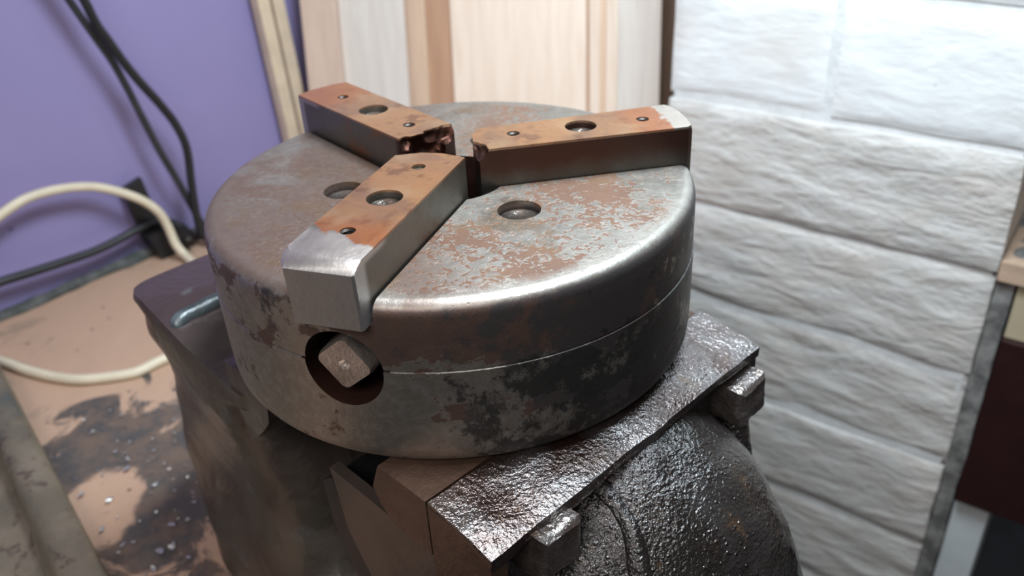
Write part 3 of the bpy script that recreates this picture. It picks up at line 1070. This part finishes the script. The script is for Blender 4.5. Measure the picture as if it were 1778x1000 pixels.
# ------------------------------------------------------------------ lathe chuck
H = 0.664
chuck = thing('lathe_chuck', 'round three-jaw lathe chuck of worn rusty steel lying face up on the vise', 'chuck', (0, 0, -H))
PHI = math.radians(-115.4)
ANG = [PHI, PHI - 2 * math.pi / 3, PHI + 2 * math.pi / 3]
prof = [(0.0, 0.0), (0.20, 0.0), (0.45, 0.0), (0.70, 0.0), (0.88, 0.0), (0.945, 0.0)]
for i in range(1, 8):
    t = math.radians(90 * i / 8)
    prof.append((0.945 + 0.052 * math.sin(t), -0.052 * (1 - math.cos(t))))
prof += [(0.9975, -0.052), (0.9985, -0.12), (0.9985, -0.19), (0.9985, -0.255), (0.9935, -0.2585), (1.0025, -0.262), (1.0025, -0.33), (1.002, -0.42), (1.002, -0.51), (1.0, -0.59),
         (0.997, -0.625), (0.982, -0.652), (0.955, -H), (0.6, -H), (0.25, -H), (0.0, -H)]
bm = new()
lathe(bm, prof, 240)
cut = []
for a in ANG:                       # jaw slots
    b = new()
    box(b, (0.0, -0.147, -0.075), (1.3, 0.147, 0.3))
    bmesh.ops.rotate(b, verts=b.verts, cent=(0, 0, 0), matrix=Matrix.Rotation(a, 3, 'Z'))
    cut.append(b)
b = new()
cyl(b, (0, 0), 0.235, -0.52, 0.3, 64)
cut.append(b)
for a in ANG:                       # cap-screw holes between the jaws
    b = new()
    cyl(b, (0.437 * math.cos(a + math.pi / 3), 0.437 * math.sin(a + math.pi / 3)), 0.084, -0.075, 0.3, 40)
    cut.append(b)
for a in ANG:                       # key sockets in the side
    b = new()
    cyl(b, (0, 0), 0.150, 0.50, 1.3, 56)
    bmesh.ops.rotate(b, verts=b.verts, cent=(0, 0, 0), matrix=Matrix.Rotation(math.pi / 2, 3, 'Y'))
    bmesh.ops.rotate(b, verts=b.verts, cent=(0, 0, 0), matrix=Matrix.Rotation(a + 0.008, 3, 'Z'))
    bmesh.ops.translate(b, verts=b.verts, vec=(0, 0, -0.270))
    cut.append(b)
bm = carve(bm, cut)
me = finish(bm, 'body', 32)
body = link('body', me, M['chuck'], chuck, (0, 0, H))
me.materials.append(M['bore'])
for p_ in me.polygons:
    c_ = p_.center / S
    r_ = math.hypot(c_.x, c_.y)
    if -0.655 < c_.z < -0.004 and r_ < 0.9:
        near = min(abs(r_ - 0.437), 1)
        p_.material_index = 0 if (near < 0.09 and c_.z > -0.08) else 1
    elif -0.44 < c_.z < -0.10 and r_ < 1.001 and abs(p_.normal.x * c_.x + p_.normal.y * c_.y) < 0.7 * r_ and any(
            math.hypot(r_ * math.sin(math.atan2(c_.y, c_.x) - a_ - 0.008), c_.z + 0.27) < 0.165 for a_ in ANG):
        p_.material_index = 1

# screws in the face holes
for a in ANG:
    bm = new()
    lathe(bm, [(0, -0.045), (0.045, -0.043), (0.060, -0.036), (0.078, -0.034), (0.081, -0.040), (0.081, -0.075), (0, -0.075)], 36)
    part('cap_screw', bm, M['screw'], chuck, (0.437 * math.cos(a + math.pi / 3), 0.437 * math.sin(a + math.pi / 3), H), smooth=60)

# square drive ends in the sockets
for a in ANG:
    bm = new()
    loops = []
    hs = 0.083
    for x, k in ((0.50, 1.0), (0.955, 1.0), (0.975, 0.93)):
        lp = []
        for cx, cz, st in ((1, 1, 0), (-1, 1, 90), (-1, -1, 180), (1, -1, 270)):
            for j in range(5):
                t = math.radians(st + j * 22.5)
                rr_ = 0.026
                lp.append((x, k * (cx * (hs - rr_) + rr_ * math.cos(t)), k * (cz * (hs - rr_) + rr_ * math.sin(t))))
        loops.append(lp)
    loft(bm, loops)
    c = new()
    cyl(c, (0, 0), 0.008, 0.945, 0.99, 24, 0.029)
    bmesh.ops.rotate(c, verts=c.verts, cent=(0, 0, 0), matrix=Matrix.Rotation(math.pi / 2, 3, 'Y'))
    bm = carve(bm, [c])
    bmesh.ops.rotate(bm, verts=bm.verts, cent=(0, 0, 0), matrix=Matrix.Rotation(math.radians(-50), 3, 'X'))
    o = part('square_drive', bm, M['drive'], chuck, (0, 0, H - 0.270), a + 0.0, smooth=40)


# jaws
def jaw(kind, a, mat, inner, outer, label):
    # plan loops at several heights: inner points then outer points, anticlockwise
    HJ = 0.162
    lev = [(-0.074, 0.0, 0.0), (0.134, 0.008, 0.0), (0.150, -0.010, 0.0), (HJ, -0.045, 0.0)]
    if kind == 'bright':
        lev = [(-0.074, 0.0, 0.0), (0.135, 0.0, 0.0), (HJ, -0.006, 0.0)]
    if kind == 'chipped':
        lev = [(-0.074, 0.0, 0.0), (0.15, 0.0, 0.0), (HJ, -0.006, 0.0)]
    bm = new()
    loft(bm, [[(x, y, z) for x, y in inner] + [(x + dx, y, z) for x, y in outer] for z, dx, _ in lev])
    bevel(bm, 0.0055, 2, 25)
    cut = []
    for r, rad, dep in ((0.555, 0.066, 0.075), (0.82, 0.027, 0.09), (0.272, 0.027, 0.015 if kind == 'worn' else 0.09)):
        c = new()
        cyl(c, (r, 0), rad, HJ - dep, 0.3, 36)
        cut.append(c)
    if kind == 'chipped':
        for q in ((0.085, 0.03, 0.125, 0.085), (0.10, -0.055, 0.15, 0.07), (0.12, 0.10, 0.17, 0.05)):
            c = new()
            bmesh.ops.create_icosphere(c, subdivisions=4, radius=q[3], matrix=Matrix.Translation(q[:3]))
            displace(c, 0.03, 9, seed=q[0] * 40)
            cut.append(c)
    if kind == 'bright':
        c = new()
        bmesh.ops.create_icosphere(c, subdivisions=4, radius=0.07, matrix=Matrix.Translation((0.075, -0.11, 0.17)))
        displace(c, 0.03, 9, seed=3)
        cut.append(c)
    bm = carve(bm, cut)
    jo = link('jaw', finish(bm, 'jaw', 28), mat, chuck, (0, 0, H), a)
    jo['label'] = label
    # screw at the bottom of the big hole
    bm = new()
    lathe(bm, [(0, 0.118), (0.030, 0.120), (0.045, 0.128), (0.060, 0.131), (0.064, 0.126), (0.064, 0.088), (0, 0.088)], 36)
    sc = part('screw', bm, M['screw'], jo, (0.555, 0, 0), smooth=60)
    # threaded rings in the small holes
    for r in (0.82, 0.272):
        if kind == 'worn' and r < 0.5:
            continue
        bm = new()
        pf = []
        for i in range(7):
            z = 0.157 - 0.011 * i
            pf += [(0.0268, z), (0.0195, z - 0.0055)]
        lathe(bm, [(0.0275, 0.157)] + pf + [(0.0275, 0.08)], 24)
        part('threaded_hole', bm, M['thread'], jo, (r, 0, 0), smooth=0)
    return jo


jaw('worn', ANG[0], M['jaw_worn'],
    [(0.145, 0.138), (0.128, 0.03), (0.140, -0.05), (0.190, -0.140)], [(1.005, -0.140), (1.045, -0.108), (1.036, 0.130), (1.028, 0.138)],
    'jaw nearest the viewer, orange-stained top and bright bevelled end')
jaw('chipped', ANG[1], M['jaw_chip'],
    [(0.125, 0.125), (0.085, 0.04), (0.085, -0.03), (0.128, -0.128)], [(1.015, -0.128), (1.035, -0.06), (1.035, 0.06), (1.015, 0.132), ],
    'far left jaw with a chipped inner end')
jaw('bright', ANG[2], M['jaw_bright'],
    [(0.135, 0.10), (0.105, 0.03), (0.10, -0.06), (0.110, -0.140)],
    [(0.972, -0.141), (0.992, -0.125), (1.0, -0.05), (0.998, 0.05), (0.982, 0.12), (0.965, 0.142)],
    'right jaw with a dark brown side and pale outer end')
